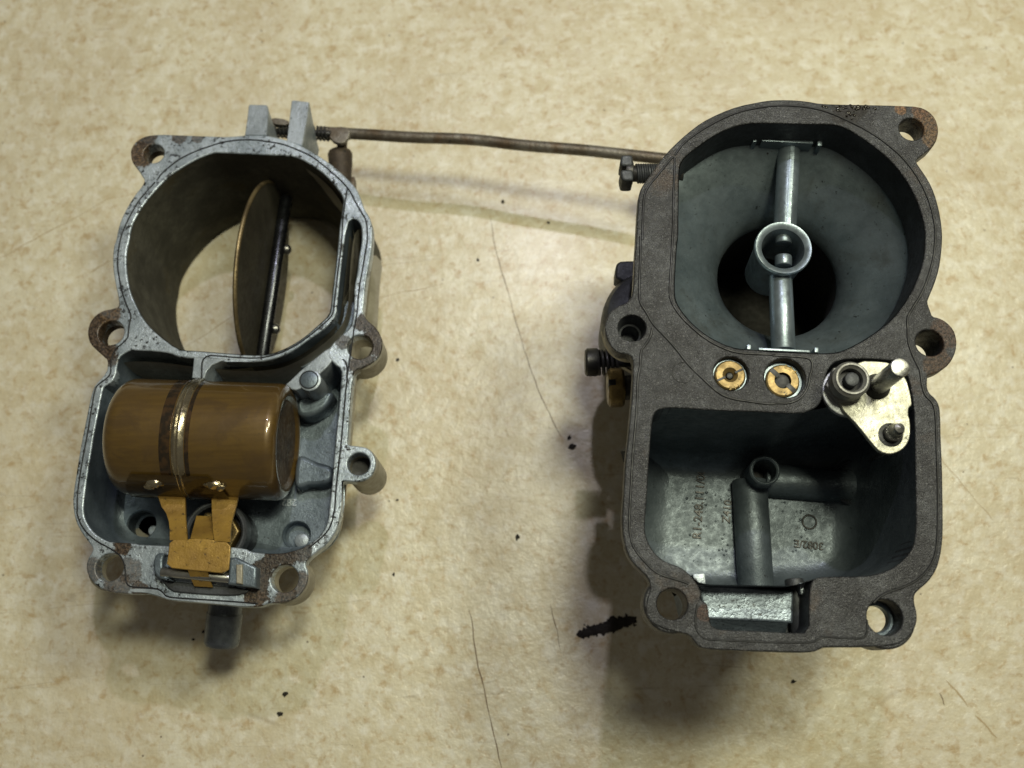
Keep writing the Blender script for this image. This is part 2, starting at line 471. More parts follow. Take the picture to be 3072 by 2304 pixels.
# black oily smear left of the dark casting
sm = []
for k in range(230):
    f = random.random()**.7; wv = 3+15*math.sin(math.pi*min(1, max(.02, (f-.25)/.75)))*(1 if f > .25 else .25)
    u, v = 1746+f*148+random.gauss(0, 3), 1902-f*42+random.gauss(0, .36)*wv
    sm.append(blob(P(u, v, 0), random.uniform(.03, .085), 0, h=random.uniform(.01, .035), el=random.uniform(1, 2), rot=random.uniform(-.2, .6), rough=.6))
for k in range(70):
    f = random.random(); u, v = 1748+f*145+random.gauss(0, 9), 1899-f*40+random.gauss(0, 8)
    sm.append(blob(P(u, v, 0), random.uniform(.012, .045), 0, h=.015, el=random.uniform(1, 2), rot=random.uniform(0, 3), rough=.5))
o = link('grime_smear', join(*sm), M['grime']); o['label'] = 'black greasy smear on the table beside the bottom left ear of the dark casting'; o['category'] = 'dirt'
crumbs = [((1708, 1314), .05, 'largest of two crumbs of black grit left of the dark casting bowl'), ((1716, 1340), .07, 'lower crumb of black grit left of the dark casting bowl'),
          ((857, 2082), .06, 'curled black crumb on the table below the outlet pipe'), ((841, 2142), .06, 'round black crumb nearest the bottom edge below the outlet pipe'),
          ((1553, 1612), .055, 'black crumb on the table between the two castings'), ((1181, 1723), .035, 'tiny black crumb right of the bottom right ear of the float casting'),
          ((612, 1895), .04, 'tiny black crumb against the left side of the outlet pipe'), ((580, 1918), .03, 'small black speck in the shade left of the outlet pipe'),
          ((2380, 2044), .045, 'black crumb below the bottom edge of the dark casting'), ((1193, 1080), .04, 'tiny dark speck right of the right bolt ear of the float casting'),
          ((1192, 1500), .03, 'small dark fleck right of the float bowl wall'), ((1509, 605), .05, 'dark speck in the soft shadow under the linkage rod'),
          ((1645, 668), .04, 'dark speck in the yellowish shadow strip below the rod'), ((1434, 780), .035, 'dark speck left of the long thin table scratch')]
for (c, r, lab) in crumbs:
    o = link('dirt_crumb', blob(P(*c, 0), r, 0, h=r*.5, el=1.4, rot=random.uniform(0, 3)), M['grime']); o['label'] = lab; o['category'] = 'dirt'; o['group'] = 'dirt crumbs on the table'

# =================================================================== LEFT CASTING
ZL = 4.2
LC = root('carburettor_casting', P(760, 1300, 0), 'light grey carburettor lid holding a brown brass float and an open choke flap', 'carburettor lid')
# the casting itself
l_out = W('A 880,452 1100,460 1400,472 1650,480 1850,460 B 575,462 740,495 900,545 1050,620 1200,710 1350,820 1500,960 1580,1050 1620,1130 1670,1280 1720,1350 1755,1450 1760,1550 1755,1659 '
          'D 1740,250 1700,450 1680,600 1665,760 1650,880 1700,960 1790,1030 1845,1110 1870,1210 1860,1300 1820,1380 1750,1440 1650,1490 1575,1505 1545,1560 1540,1659 '
          'F 1685,140 1665,350 1650,550 1640,750 1628,850 1650,870 1720,875 1830,890 1890,930 1935,1000 1945,1080 1925,1160 1880,1225 1800,1265 1700,1275 1600,1262 1562,1290 1560,1400 1550,1659 '
          'H 1550,60 1530,200 1480,310 1400,420 1290,500 1180,590 1162,640 1195,720 1190,830 1150,920 1080,1000 980,1050 880,1065 760,1070 700,1095 640,1110 500,1110 '
          'G 1895,1105 1700,1085 1500,1065 1300,1050 1130,1035 1060,1010 980,985 880,960 700,965 500,950 380,910 290,840 230,750 212,660 235,570 280,500 290,460 240,390 170,300 110,190 80,90 '
          'E 65,1500 75,1380 110,1150 150,900 190,700 230,500 265,330 300,220 340,170 400,110 440,50 C 300,1500 305,1400 270,1370 180,1290 110,1220 85,1140 85,1060 110,980 170,900 260,850 350,835 420,815 432,780 420,690 390,560 365,400 360,250 380,100 '
          'A 390,1659 420,1500 460,1380 520,1260 600,1130 690,1020 715,960 690,920 640,840 580,770 560,700 560,620 600,550 660,500 740,465', ZL)
l_out = chaikin(l_out, 1)
l_bore = W('A 1480,655 B 40,652 600,680 850,688 960,718 1100,800 1240,900 1380,1060 1445,1165 1435,1250 1400,1450 D 1385,90 1350,400 1320,650 1300,850 1280,910 1180,1000 1000,1160 850,1250 720,1310 600,1345 450,1350 200,1335 '
           'C 1300,1303 1200,1300 1080,1290 840,1110 700,960 600,760 555,640 520,480 508,300 520,150 A 540,1659 560,1500 600,1400 700,1230 840,1060 1000,900 1240,750 1400,680', ZL)
l_bore = chaikin(l_bore, 1)
l_bowl = W('C 430,1370 500,1320 560,1290 700,1295 850,1305 1000,1325 1060,1355 1150,1375 1250,1380 1345,1385 1700,1405 D 60,1405 200,1415 400,1425 600,1410 760,1360 900,1290 1050,1180 1200,1080 1310,980 1360,900 1375,750 1400,500 1430,250 1460,0 '
           'B 1475,1500 1495,1420 1540,1385 1590,1395 1630,1450 1645,1530 1640,1659 D 1610,250 1590,450 1560,580 1555,800 1545,950 1520,1040 1420,1120 1290,1250 1265,1350 1330,1440 1420,1500 '
           'F 1560,150 1540,400 1510,700 1490,900 1470,1150 1450,1400 H 1430,0 1420,130 1390,230 1320,330 1230,400 1100,470 960,510 860,520 720,518 560,500 G 1980,465 1800,445 1130,435 800,420 750,405 490,395 420,370 310,300 240,210 200,130 185,40 '
           'E 185,1550 200,1400 230,1180 270,950 300,750 340,550 380,350 400,240 420,215 500,170 545,90 555,0', ZL)
l_bowl = chaikin(l_bowl, 1)
k_px = 3050/25.1*1.0
def hole(s, rpx, z, n=32):
    c = W1(s, z); r = rpx*K*(CAM_H-z)/F_PX*1.01
    return circ(c, r, n), c, r
lh = [hole('A 815,665', 128, ZL), hole('C 345,1098', 150, ZL), hole('G 475,670', 152, ZL), hole('H 935,795', 150, ZL), hole('D 1620,1255', 145, ZL), hole('F 1755,1075', 127, ZL)]
fl = slab(l_out, [l_bore, l_bowl]+[h[0] for h in lh], ZL-.42, ZL, .035)
link('flange', fl, M['zinc_flange'], LC)

# outer skirt under the flange
n = 260
so = resample(l_out, n)
body = W('C 330,1330 800,1330 1300,1400 D 400,1450 800,1400 1200,1130 1420,900 1440,300 B 1500,1400 1680,1400 D 1735,60 1665,700 1560,1200 1535,1659 F 1650,550 1620,900 1550,1400 H 1535,100 1460,300 1230,505 920,580 720,680 660,880 500,1080 G 1300,1030 800,930 730,650 620,500 460,478 300,392 180,280 95,120 E 80,1400 200,700 300,260 440,80', ZL)
body = inset(resample(chaikin(body, 2), 200), .12)
link('body_wall', loft([(body, ZL-.3), (inset(body, .05), ZL-1.2), (inset(body, .12), ZL-2.0), (inset(body, .5), ZL-2.3)], cap1=True), M['side_cast'], LC)
# ear bosses under the flange
def boss(h, ro, dz, z, name, mat, par, drift=0.):
    c, r = h[1], h[2]
    link(name, ring((c.x, c.y, z-dz), (0, 0, 1), ro, r, dz-.02, .04), mat, par)
boss(lh[0], .56, .6, ZL-.04, 'bolt_ear', M['rust_metal'], LC)
boss(lh[1], .58, .6, ZL-.04, 'bolt_ear', M['rust_metal'], LC)
boss(lh[2], .57, .6, ZL-.04, 'bolt_ear', M['side_cast'], LC)
boss(lh[3], .6, .8, ZL-.04, 'bolt_ear', M['side_cast'], LC)
boss(lh[4], .60, .95, ZL-.04, 'bolt_ear', M['side_cast'], LC)
boss(lh[5], .46, 1.9, ZL-.04, 'drain_boss', M['side_cast'], LC)
c5 = lh[5][1]
link('drain_bore', lathe([(.33, 0), (.33, 1.2), (.3, 1.25)], (c5.x, c5.y, ZL-1.9), n=24, cap=True), M['black_steel'], LC)
# stained, slightly raised areas round the bolt holes
def stain(s, z, mat, par, name='stain', h=.006, holes=()):
    p = jitter(resample(chaikin(W(s, z), 1), 46), .02); p = chaikin(p, 1)
    return link(name, slab(p, holes, z-.02, z+h, .003), mat, par)
# pressed gasket lines
def bead(s, z, r=.022, mat='seal', par=None, name='seal_line', closed=False, sm=2):
    p = chaikin(W(s, z), sm, closed)
    return link(name, tube_path([(v.x, v.y, z-.002) for v in p], r, closed), M[mat], par)
bead('A 850,965 900,890 980,820 1080,740 1250,650 1450,580 1600,535 1750,515 1950,515 B 560,530 750,555 900,610 1080,690 1200,780 1330,890 1450,1000 1530,1110 1580,1220 1640,1320 1690,1400 1705,1520 1700,1659 D 1690,150 1660,350 1620,550 1600,750 1590,880', ZL, par=LC)
bead('A 830,985 740,1080 640,1200 540,1380 460,1560 C 430,150 410,330 440,540 480,700 530,830 570,910 545,1000 530,1150', ZL, par=LC)
bead('C 530,1150 470,1220 400,1270 350,1360 340,1500 E 490,60 460,120 340,200 310,260 270,500 230,750 180,1000 140,1250 115,1450 120,1600 G 110,60 150,190 230,300 340,390 480,460 600,540 650,660 650,800 680,885 820,895 990,905 1050,930 1100,1000 1300,1015 1700,1040 H 500,1060 640,1075', ZL, .02, par=LC)
bead('D 1590,880 1560,1030 F 1640,20 1620,200 1590,500 1570,750 1550,950 1520,1200 1500,1400 1490,1600 H 1480,50 1460,180 1400,290 1300,380 1200,460', ZL, par=LC)
bead('B 1480,1060 1460,1200 1430,1400 D 1420,100 1380,400 1345,700 1330,850 1310,920 1200,1020 1020,1170 850,1275 700,1340 500,1385 200,1370 C 1600,1360 1350,1345 1345,1600', ZL, par=LC)
bead('D 1430,1390 1480,1440 1475,1600', ZL, par=LC)

# bore: straight tube down to the table
bi = resample(l_bore, 120)
bo = inset(bi, -.16)
tubem = loft([(inset(bi, .01), ZL-.02), (inset(bi, .02), 2.0), (inset(bi, .03), .25), (inset(bi, -.05), .02), (inset(bi, -.40), .02), (inset(bi, -.52), .2), (inset(bi, -.48), .9), (inset(bi, -.25), 1.3), (inset(bi, -.2), ZL-.4)])
link('air_horn', tubem, M['bore_soot'], LC)
# outer flare of the air horn (pale cast skin)
cb = sum(bi, Vector((0, 0)))/len(bi)
cb = Vector((-7.25, 11.31, 0))
link('air_horn_skirt', lathe([(3.17, 3.75), (3.2, 2.4), (3.25, 1.2), (3.29, .6), (3.26, .15), (3.12, .03)], (cb.x, cb.y, 0), n=96, cap=False), M['side_cast'], LC)
# channel floor + bowl floor
n = 240
bw = resample(l_bowl, n)
zf = 2.5
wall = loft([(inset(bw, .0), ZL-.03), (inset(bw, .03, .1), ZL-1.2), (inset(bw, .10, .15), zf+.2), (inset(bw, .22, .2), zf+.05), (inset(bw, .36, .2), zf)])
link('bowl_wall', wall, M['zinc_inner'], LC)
def cup(s, rpx, z, depth, name, mat, par, ri=None):
    c = W1(s, z); r = rpx*K*(CAM_H-z)/F_PX
    me = lathe([(r, 0), (r-.03, -.04), (r-.04, -depth+.05), (r-.1, -depth), (0.001, -depth)], (c.x, c.y, z), n=32, cap=False)
    link(name, me, mat, par); return circ(c, r, 32), c, r
h1 = cup('G 830,195', 168, zf, .6, 'floor_pocket', M['zinc_inner'], LC)
h2 = cup('H 1068,315', 162, zf, .35, 'floor_pocket', M['zinc_inner'], LC)
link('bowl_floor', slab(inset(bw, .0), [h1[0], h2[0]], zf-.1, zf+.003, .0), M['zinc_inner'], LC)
c2 = h2[1]; link('pocket_button', rod((c2.x+.09, c2.y-.12, zf-.34), (c2.x+.09, c2.y-.12, zf-.2), .2, .05), M['zinc_face'], LC)
c1 = h1[1]; link('pocket_button', rod((c1.x+.16, c1.y-.12, zf-.58), (c1.x+.16, c1.y-.12, zf-.4), .14, .04), M['zinc_face'], LC)
# channel shelf (blocking the lower part of the curved channel)
sh = W('D 1385,700 1350,900 1300,980 1200,1070 1050,1180 900,1290 760,1370 1000,1480 1300,1250 1480,1050 1540,900 1560,700', ZL-.45)
link('channel_shelf', slab(resample(chaikin(sh, 1), 80), [], zf-.05, ZL-.75, .03), M['zinc_inner'], LC)
# web ribs
link('rib', slab(chaikin(W('D 1320,1225 1000,1480 820,1655 F 940,195 1040,270 1130,235 D 1190,1545 1300,1435 1330,1350', ZL), 1), [], zf-.05, ZL-.004, .03), M['zinc_face'], LC)
cB = W1('F 1215,150', ZL)
link('boss_pad', rod((cB.x, cB.y, zf-.05), (cB.x, cB.y, ZL+.012), .292, .03), M['zinc_face'], LC)
link('boss_disc', rod((cB.x-.02, cB.y+.01, ZL-.2), (cB.x-.02, cB.y+.01, ZL+.03), .225, .025), M['zinc_inner'], LC)
link('boss_ring_line', tube_path([(cB.x-.02+.235*math.cos(a*math.pi/16), cB.y+.01+.235*math.sin(a*math.pi/16), ZL+.012) for a in range(32)], .014, True), M['seal'], LC)
link('rib', slab(chaikin(W('C 1262,1350 1345,1345 1700,1390 1900,1410 1700,1402 1560,1412 1460,1455 1400,1525 1375,1600 E 1515,130 1385,125', ZL), 0), [], zf-.05, ZL-.006, .02), M['zinc_face'], LC)
# raised cast web on the bowl floor by the drain boss
g = W('F 1100,960 1300,1060 1480,1100 1470,1290 1300,1320 1200,1310 1120,1350 1040,1330 1060,1050', zf+.5)
link('floor_boss', slab(resample(chaikin(g, 2), 60), [], zf-.05, zf+.55, .12), M['zinc_inner'], LC)
g = W('F 1080,540 1200,560 1350,490 1440,400 1480,280 1420,270 1100,300 1040,420', zf+.8)
link('floor_boss', slab(resample(chaikin(g, 2), 60), [], zf-.05, zf+.8, .12), M['zinc_inner'], LC)
# cast digits on the floor
tc = P(868, 1507, zf)
link('cast_digits', text_mesh('282', .27, Matrix.Translation((tc.x, tc.y, zf+.01)) @ Matrix.Rotation(math.pi-.06, 4, 'Z'), .02), M['zinc_face'], LC)
# front ledge rails: low ridge and recessed step
link('step_plate', slab(chaikin(W('G 700,905 990,912 1060,950 1100,1008 1300,1025 1700,1050 H 500,1068 640,1085 560,1105 G 1895,1100 1500,1062 1140,1032 1060,1005 980,975 880,950 700,945', ZL), 1), [], ZL-.1, ZL+.012, .01), M['zinc_face'], LC)

# ---- lugs at the top
def lug(top, bot, z1, z0, par):
    a = W(top, z1); b = W(bot, z1)
    me = loft([(inset(resample(a, 40), .02, 0), z1), (resample(a, 40), z1-.03), (resample(b, 40), z0)], cap0=True, cap1=True)
    return link('choke_lug', me, M['zinc_face'], par, ang=25)
lug('B 345,465 372,290 390,120 595,124 612,200 590,465', 'B 345,465 372,330 385,250 590,250 606,300 590,465', ZL, ZL-1.5, LC)
lug('B 810,535 838,300 866,70 1060,92 1040,280 1000,480 985,580', 'B 810,535 838,400 856,320 1050,320 1030,400 1000,560 985,580', ZL, ZL-1.55, LC)
# ---- choke shaft end, spring and levers between the lugs
z_s = 2.6
link('lever_bar', slab(chaikin(W('B 640,262 830,290 830,350 700,345 650,330', 3.2), 1), [], 3.0, 3.2, .02), M['rust_light'], LC)
sp = W1('B 690,410', 2.9); sq = W1('B 1280,450', 2.9)
pts = []
for i in range(14*10+1):
    a = i/10*2*math.pi; f = i/140
    q = Vector((sp.x, sp.y, 2.9)).lerp(Vector((sq.x, sq.y, 2.9)), f)
    pts.append((q.x, q.y+.19*math.cos(a), 2.9+.19*math.sin(a)))
link('return_spring', tube_path(pts, .032), M['black_steel'], LC)
link('choke_pin', rod((sp.x-.3, sp.y, 2.9), (sq.x+.05, sq.y, 2.9), .10), M['black_steel'], LC)
a = W1('B 1000,430', 2.7); b = W1('B 1330,430', 2.7)
link('choke_lever', slab(chaikin(W('B 1130,375 1300,375 1440,362 1520,400 1500,480 1440,560 1330,540 1290,490 1150,420', 2.9), 1), [], 2.75, 2.9, .03), M['rust_light'], LC)
# ---- linkage rod running to the other casting
rp = tr('B 1150,425 1400,440 1700,455 2212,490')+[(1350,415),(1450,421),(1560,436),(1740,449),(1860,462),(1950,472),(2040,482)]
zz = [2.35, 2.35, 2.4, 2.5, 2.55, 2.6, 2.7, 2.85, 2.95, 3.05, 3.1]
pp = [P(u, v, z) for (u, v), z in zip(rp, zz)]
link('linkage_rod', tube_path(chaikin(pp, 2, False), .168, res=6), M['rust_light'], LC)
e0 = W1('B 1425,420', 2.6); link('rod_collar', rod((e0.x-.16, e0.y+.02, 2.42), (e0.x+.2, e0.y+.01, 2.4), .18, .05), M['rust_metal'], LC)
e1 = W1('B 1425,620', 2.3); e2 = W1('B 1400,860', 2.0); e3 = W1('B 1400,645', 2.3)
link('swivel_stud', rod((e0.x, e0.y, 2.55), (e1.x, e1.y-.05, 2.35), .15, .03), M['rust_metal'], LC)
link('swivel_knuckle', lathe([(.24, 0), (.33, .06), (.365, .14), (.35, .45), (.31, .75), (.29, 1.1), (.24, 1.15)], (e3.x, e3.y+.05, 2.3), (0.03, -1, -.05), n=24), M['rust_metal'], LC)
e4 = W1('B 1500,960', 1.9)
link('lever_end', box(e4.x-.35, e4.x+.18, e4.y-.45, e4.y+.1, 1.6, 1.95, .05), M['rust_light'], LC)

# ---- choke flap
sa = P(857, 600, 1.9); sb = P(786, 1080, 1.9)
ax = (sb-sa).normalized()
cen = sa.lerp(sb, .50)
link('choke_shaft', rod(sa-ax*.1, sb+ax*.4, .185, .02, 40), M['shaft'], LC)
side = ax.cross(Vector((0, 0, 1))).normalized()
if side.x > 0: side = -side
tilt = math.radians(3.5)
up = (Vector((0, 0, 1))*math.cos(tilt)+side*math.sin(tilt))
nrm = ax.cross(up).normalized()
def disc(r_ax, r_up, r_dn, th, cc):
    bm = bmesh.new(); n = 72; R = []
    for off, k in ((-th/2, 1), (th/2, 1)):
        vs = []
        for i in range(n):
            a = 2*math.pi*i/n; s = math.sin(a)
            vs.append(bm.verts.new(cc+ax*(r_ax*k*math.cos(a))+up*((r_up if s > 0 else r_dn)*k*s)+nrm*off))
        R.append(vs)
    for i in range(n): bm.faces.new((R[0][i], R[0][(i+1) % n], R[1][(i+1) % n], R[1][i]))
    bm.faces.new(R[0]); bm.faces.new(R[1][::-1])
    bmesh.ops.recalc_face_normals(bm, faces=bm.faces)
    me = bpy.data.meshes.new('m'); bm.to_mesh(me); bm.free(); return me
cf = cen-nrm*(.24 if nrm.x > 0 else -.24)
flap = link('choke_flap', disc(2.8, 2.4, 1.70, .10, cf), M['choke_plate'], LC)
bm = bmesh.new()
link('flap_rim', tube_path([tuple(cf+ax*(2.8*math.cos(math.pi*i/40))+up*(2.4*math.sin(math.pi*i/40))) for i in range(41)], .062), M['plate_edge'], flap)
for s_ in ('D 835,180', 'D 712,1060'):
    q = W1(s_, 1.75)
    link('flap_screw', lathe([(.05, 0), (.15, .02), (.16, .1), (.1, .17), (.001, .19)], (q.x-.12, q.y, 1.75), (1, 0, .25), 20, cap=False), M['steel'], LC)

# ---- float
fz = 3.95
fa = P(*[365, 1309], fz); fb = P(*[866, 1327], fz)
fax = (fb-fa).normalized(); FL = (fb-fa).length; FRr = 1.50
FT = frame(fa, fax)
rr = .42
prof = [(0.001, .10), (.55, .07), (FRr-rr-.12, .02)]
for i in range(9):
    a = -math.pi/2+i*math.pi/16
    prof.append((FRr-rr+rr*math.cos(a), rr+rr*math.sin(a)))
for f in (.2, .4, .6, .8): prof.append((FRr, rr+(FL-2*rr+.16)*f))
r2 = .26
for i in range(9):
    a = i*math.pi/16
    prof.append((FRr-r2+r2*math.cos(a), FL-r2+r2*math.sin(a)))
prof += [(FRr-r2-.06, FL-.02), (FRr-r2-.16, FL-.09), ]
endp = [(FRr-r2-.14, FL-.085), (.9, FL-.11), (.001, FL-.12)]
body = lathe(prof, fa, fax, 128, cap=False)
flo = link('float', body, M['float'], LC, ang=60)
link('float_end', lathe(endp, fa, fax, 64, cap=False), M['float_end'], flo)
sx = (590-365)/(866-365)*FL
link('solder_band', lathe([(FRr-.02, sx-.44), (FRr+.008, sx-.42), (FRr+.008, sx-.16), (FRr-.02, sx-.14)], fa, fax, 96, cap=False), M['band'], flo)
link('solder_seam', lathe([(FRr-.02, sx-.15), (FRr+.03, sx-.10), (FRr+.055, sx-.04), (FRr+.03, sx+.0), (FRr+.06, sx+.06), (FRr+.03, sx+.15), (FRr-.02, sx+.2)], fa, fax, 96, cap=False), M['solder'], flo)
link('solder_band', lathe([(FRr-.02, sx+.18), (FRr+.006, sx+.2), (FRr+.004, sx+.30), (FRr-.02, sx+.32)], fa, fax, 96, cap=False), M['band'], flo)
# solder blobs holding the bracket
for (u, v, r, zb) in [(462, 1447, .13, 4.78), (448, 1458, .09, 4.72), (478, 1451, .07, 4.75), (640, 1452, .13, 4.78), (660, 1462, .09, 4.72), (622, 1455, .07, 4.75)]:
    q = P(u, v, zb); link('solder_blob', blob(q, r, zb-.1, h=.12, el=1.5, rough=.2), M['solder'], flo)
# bracket: wrap-round tab + two arms + bridge + tongues
BR = link('hinge_bracket', slab(chaikin(W('G 1140,360 1330,368 1370,350 1620,360 1640,385 1812,395 1805,560 1785,742 1560,720 1340,700 1100,672 1122,520', 4.75), 1), [], 4.67, 4.75, .02), M['ochre'], LC)
def strip(pairs, th, name, mat, par):
    """pairs: (left pixel, right pixel, z) -> bent strip with thickness"""
    bm = bmesh.new(); T, Bt = [], []
    for l, r, z in pairs:
        a, b = W1(l, z), W1(r, z)
        T.append([bm.verts.new(a), bm.verts.new(b)]); Bt.append([bm.verts.new(a-Vector((0, 0, th))), bm.verts.new(b-Vector((0, 0, th)))])
    for i in range(len(T)-1):
        bm.faces.new((T[i][0], T[i][1], T[i+1][1], T[i+1][0])); bm.faces.new((Bt[i][0], Bt[i+1][0], Bt[i+1][1], Bt[i][1]))
        for k in (0, 1): bm.faces.new((T[i][k], T[i+1][k], Bt[i+1][k], Bt[i][k]))
    for i in (0, -1): bm.faces.new((T[i][0], T[i][1], Bt[i][1], Bt[i][0]))
    bmesh.ops.recalc_face_normals(bm, faces=bm.faces)
    me = bpy.data.meshes.new('m'); bm.to_mesh(me); bm.free(); return link(name, me, mat, par, ang=30)
strip([('G 970,-160', 'G 1300,-150', 4.2), ('G 1020,-90', 'G 1310,-80', 4.1), ('G 1050,0', 'G 1310,0', 4.1), ('G 1100,70', 'G 1312,80', 4.2), ('G 1130,160', 'G 1316,170', 4.33), ('G 1140,260', 'G 1325,270', 4.5), ('G 1140,370', 'G 1332,372', 4.72)], .08, 'bracket_arm', M['ochre'], BR)
strip([('G 1605,-160', 'G 1900,-150', 4.2), ('G 1605,-80', 'G 1890,-70', 4.1), ('G 1605,0', 'G 1872,0', 4.1), ('G 1608,80', 'G 1845,90', 4.2), ('G 1612,170', 'G 1822,180', 4.33), ('G 1620,280', 'G 1810,290', 4.5), ('G 1636,380', 'G 1810,392', 4.72)], .08, 'bracket_arm', M['ochre'], BR)
strip([('G 1435,100', 'G 1600,108', 3.9), ('G 1415,180', 'G 1606,190', 4.15), ('G 1385,290', 'G 1622,300', 4.45), ('G 1370,352', 'G 1622,360', 4.7)], .07, 'needle_tongue', M['ochre'], BR)
strip([('G 1338,690', 'G 1555,700', 4.74), ('G 1350,730', 'G 1562,740', 4.66), ('G 1375,800', 'G 1585,810', 4.5), ('G 1412,880', 'G 1612,892', 4.35)], .07, 'stop_tongue', M['ochre'], BR)
# saddle on the float's underside edge
sd = []
nb = 10
for k in range(nb+1):
    a = math.radians(-128+k*9)     # angle round the float axis measured from up, toward the viewer side
    sd.append(a)
def saddle(x0, x1):
    bm = bmesh.new(); rows = []
    u0 = Vector((0, 0, 1)); v0 = fax.cross(u0).normalized()
    if v0.y > 0: v0 = -v0
    for k in range(9):
        a = math.radians(48+k*7); w = (k-4)/4
        rows.append([bm.verts.new(fa+fax*x+(u0*math.cos(a)+v0*math.sin(a))*(FRr+.05)) for x in (x0+.25*max(0, -w)**2, (x0+x1)/2, x1-.35*max(0, -w)**2)])
    for i in range(8):
        for j in range(2): bm.faces.new((rows[i][j], rows[i][j+1], rows[i+1][j+1], rows[i+1][j]))
    r = bmesh.ops.solidify(bm, geom=bm.faces[:], thickness=.06)
    bmesh.ops.recalc_face_normals(bm, faces=bm.faces)
    me = bpy.data.meshes.new('m'); bm.to_mesh(me); bm.free(); return me
link('bracket_saddle', saddle((425-365)/501*FL, (715-365)/501*FL), M['float'], BR)
# hinge pin and its cradle
pa = W1('G 1050,720', 4.45); pb = W1('G 1900,800', 4.45)
link('hinge_pin', rod(pa, pb, .125, .02), M['steel'], LC)
link('pin_post', slab(chaikin(W('G 985,510 1110,515 1060,560 1060,690 1120,790 1180,830 1010,790 960,720 950,620', 4.5), 1), [], 3.9, 4.5, .05), M['zinc_inner'], LC)
link('pin_post', slab(chaikin(W('G 1800,560 1880,560 2100,670 2090,900 1780,860 1785,740', 4.6), 0), [], 3.9, 4.6, .06), M['zinc_inner'], LC)
link('pin_step', slab(chaikin(W('G 1880,640 1950,640 1950,860 1880,850', 4.62), 0), [], 4.3, 4.68, .03), M['side_cast'], LC)
link('front_rail', slab(chaikin(W('G 1040,800 1300,840 2060,905 1960,985 1700,990 1300,960 1150,940', ZL), 1), [], ZL-.1, ZL+.05, .04), M['dark_cast'], LC)
# needle valve seat
vc = W1('G 1640,280', 3.7)
link('valve_seat_ring', ring((vc.x, vc.y, 3.2), (0, 0, 1), .80, .66, .5, .05), M['dark_cast'], LC)
hx = circ((0, 0), .60, 6); hx = [Vector((v.x+vc.x, v.y+vc.y)) for v in hx]
link('valve_seat_nut', slab(hx, [circ(vc, .3, 24)], 3.0, 3.62, .05), M['brass_dark'], LC)
link('needle', rod((vc.x, vc.y, 3.1), (vc.x, vc.y, 3.75), .24, .05), M['black_steel'], LC)
link('valve_well', rod((vc.x, vc.y, zf-.05), (vc.x, vc.y, 3.25), .78, .05), M['seal'], LC)
# fuel outlet stub
qa = W1('G 1760,1075', 2.75); qb = W1('G 1705,1530', 2.55)
link('outlet_pipe', lathe([(.43, 0), (.43, .3), (.455, .34), (.45, 1.05), (.44, 1.12), (.40, 1.17), (.30, 1.175), (.28, .9), (.001, .9)], (qa.x, qa.y+.1, 2.72), (qb-qa)+Vector((0, 0, -.04)), 48, cap=False), M['pipe'], LC)

# =================================================================== RIGHT CASTING
ZR = 8.0
RC = root('carburettor', P(2300, 1150, 0), 'dark faced carburettor with empty float bowl and a ringed nozzle bar across its barrel', 'carburettor')
r_out = W('I 620,1659 630,1450 640,1250 655,1130 700,1040 770,950 860,820 960,690 1060,590 1180,480 1350,350 1550,250 1750,175 2000,125 J 20,112 150,105 300,108 450,122 600,150 900,158 1300,165 1500,172 1680,180 1790,225 1870,310 1905,430 1890,540 1840,630 1750,700 1665,765 1655,795 1700,860 1790,990 1860,1140 1910,1320 1940,1500 '
          'L 1948,60 1935,230 1910,400 1860,560 1800,700 1778,760 1810,850 1835,920 1900,930 1990,975 2070,1060 2100,1150 2105,1250 2080,1350 2020,1450 1930,1520 1850,1550 1790,1565 N 1780,120 1775,220 1800,290 1870,350 1910,420 1925,520 1930,800 1945,1100 1950,1400 Q 1955,100 1950,300 1925,480 1880,630 1790,760 1680,850 1635,905 1635,990 1665,1100 1665,1200 1630,1300 1560,1390 1450,1450 1350,1470 1100,1480 800,1480 640,1482 580,1508 520,1535 350,1540 150,1535 '
          'O 1900,1525 1600,1515 1400,1505 1320,1480 1270,1430 1210,1345 1100,1320 950,1290 820,1230 750,1170 725,1090 740,950 775,850 770,750 700,660 590,560 520,440 490,330 470,200 465,0 M 480,1450 490,1250 505,1000 530,800 555,550 575,300 K 590,1500 582,1370 520,1330 420,1330 340,1250 290,1150 270,1050 290,950 350,850 430,800 520,770 570,700 590,600 600,400 610,200', ZR)
r_out = chaikin(r_out, 1)
r_bore = W('I 1085,1659 1085,1400 1090,1100 1095,870 1120,780 1200,700 1350,590 1500,490 1650,420 1800,375 1950,362 2150,364 J 300,372 500,376 700,375 800,390 900,430 1000,490 1150,590 1300,710 1430,840 1550,1000 1650,1180 1720,1380 1755,1550 L 1758,40 1750,200 1730,320 1690,450 1620,620 1520,790 1400,940 1250,1070 1100,1170 900,1280 780,1322 600,1330 0,1308 '
           'K 1950,1290 1750,1280 1650,1250 1550,1212 1400,1130 1250,1010 1150,900 1070,780 1045,700 1045,500 1060,250 1075,50', ZR)
r_bore = chaikin(r_bore, 1)
r_bowl = W('M 800,600 820,520 870,475 950,455 1100,458 1500,485 2000,500 N 150,512 380,518 500,480 590,420 625,320 640,200 L 650,1590 690,1480 790,1400 1000,1385 1380,1398 1500,1440 1560,1560 N 1590,200 1625,400 1640,600 1645,1000 1650,1300 Q 1655,0 1650,200 1630,350 1560,470 1450,570 1330,640 1200,680 1050,700 700,700 580,705 515,735 485,800 475,900 470,1000 470,1322 260,1322 '
           'O 2100,1310 1900,1300 1600,1290 1490,1275 1440,1220 1425,1100 1415,1020 1390,985 1330,960 1345,880 1310,800 1230,690 1150,620 1070,580 950,540 850,470 770,360 720,230 715,100 M 735,1500 750,1250 770,950 785,750', ZR)
r_bowl = chaikin(r_bowl, 1)
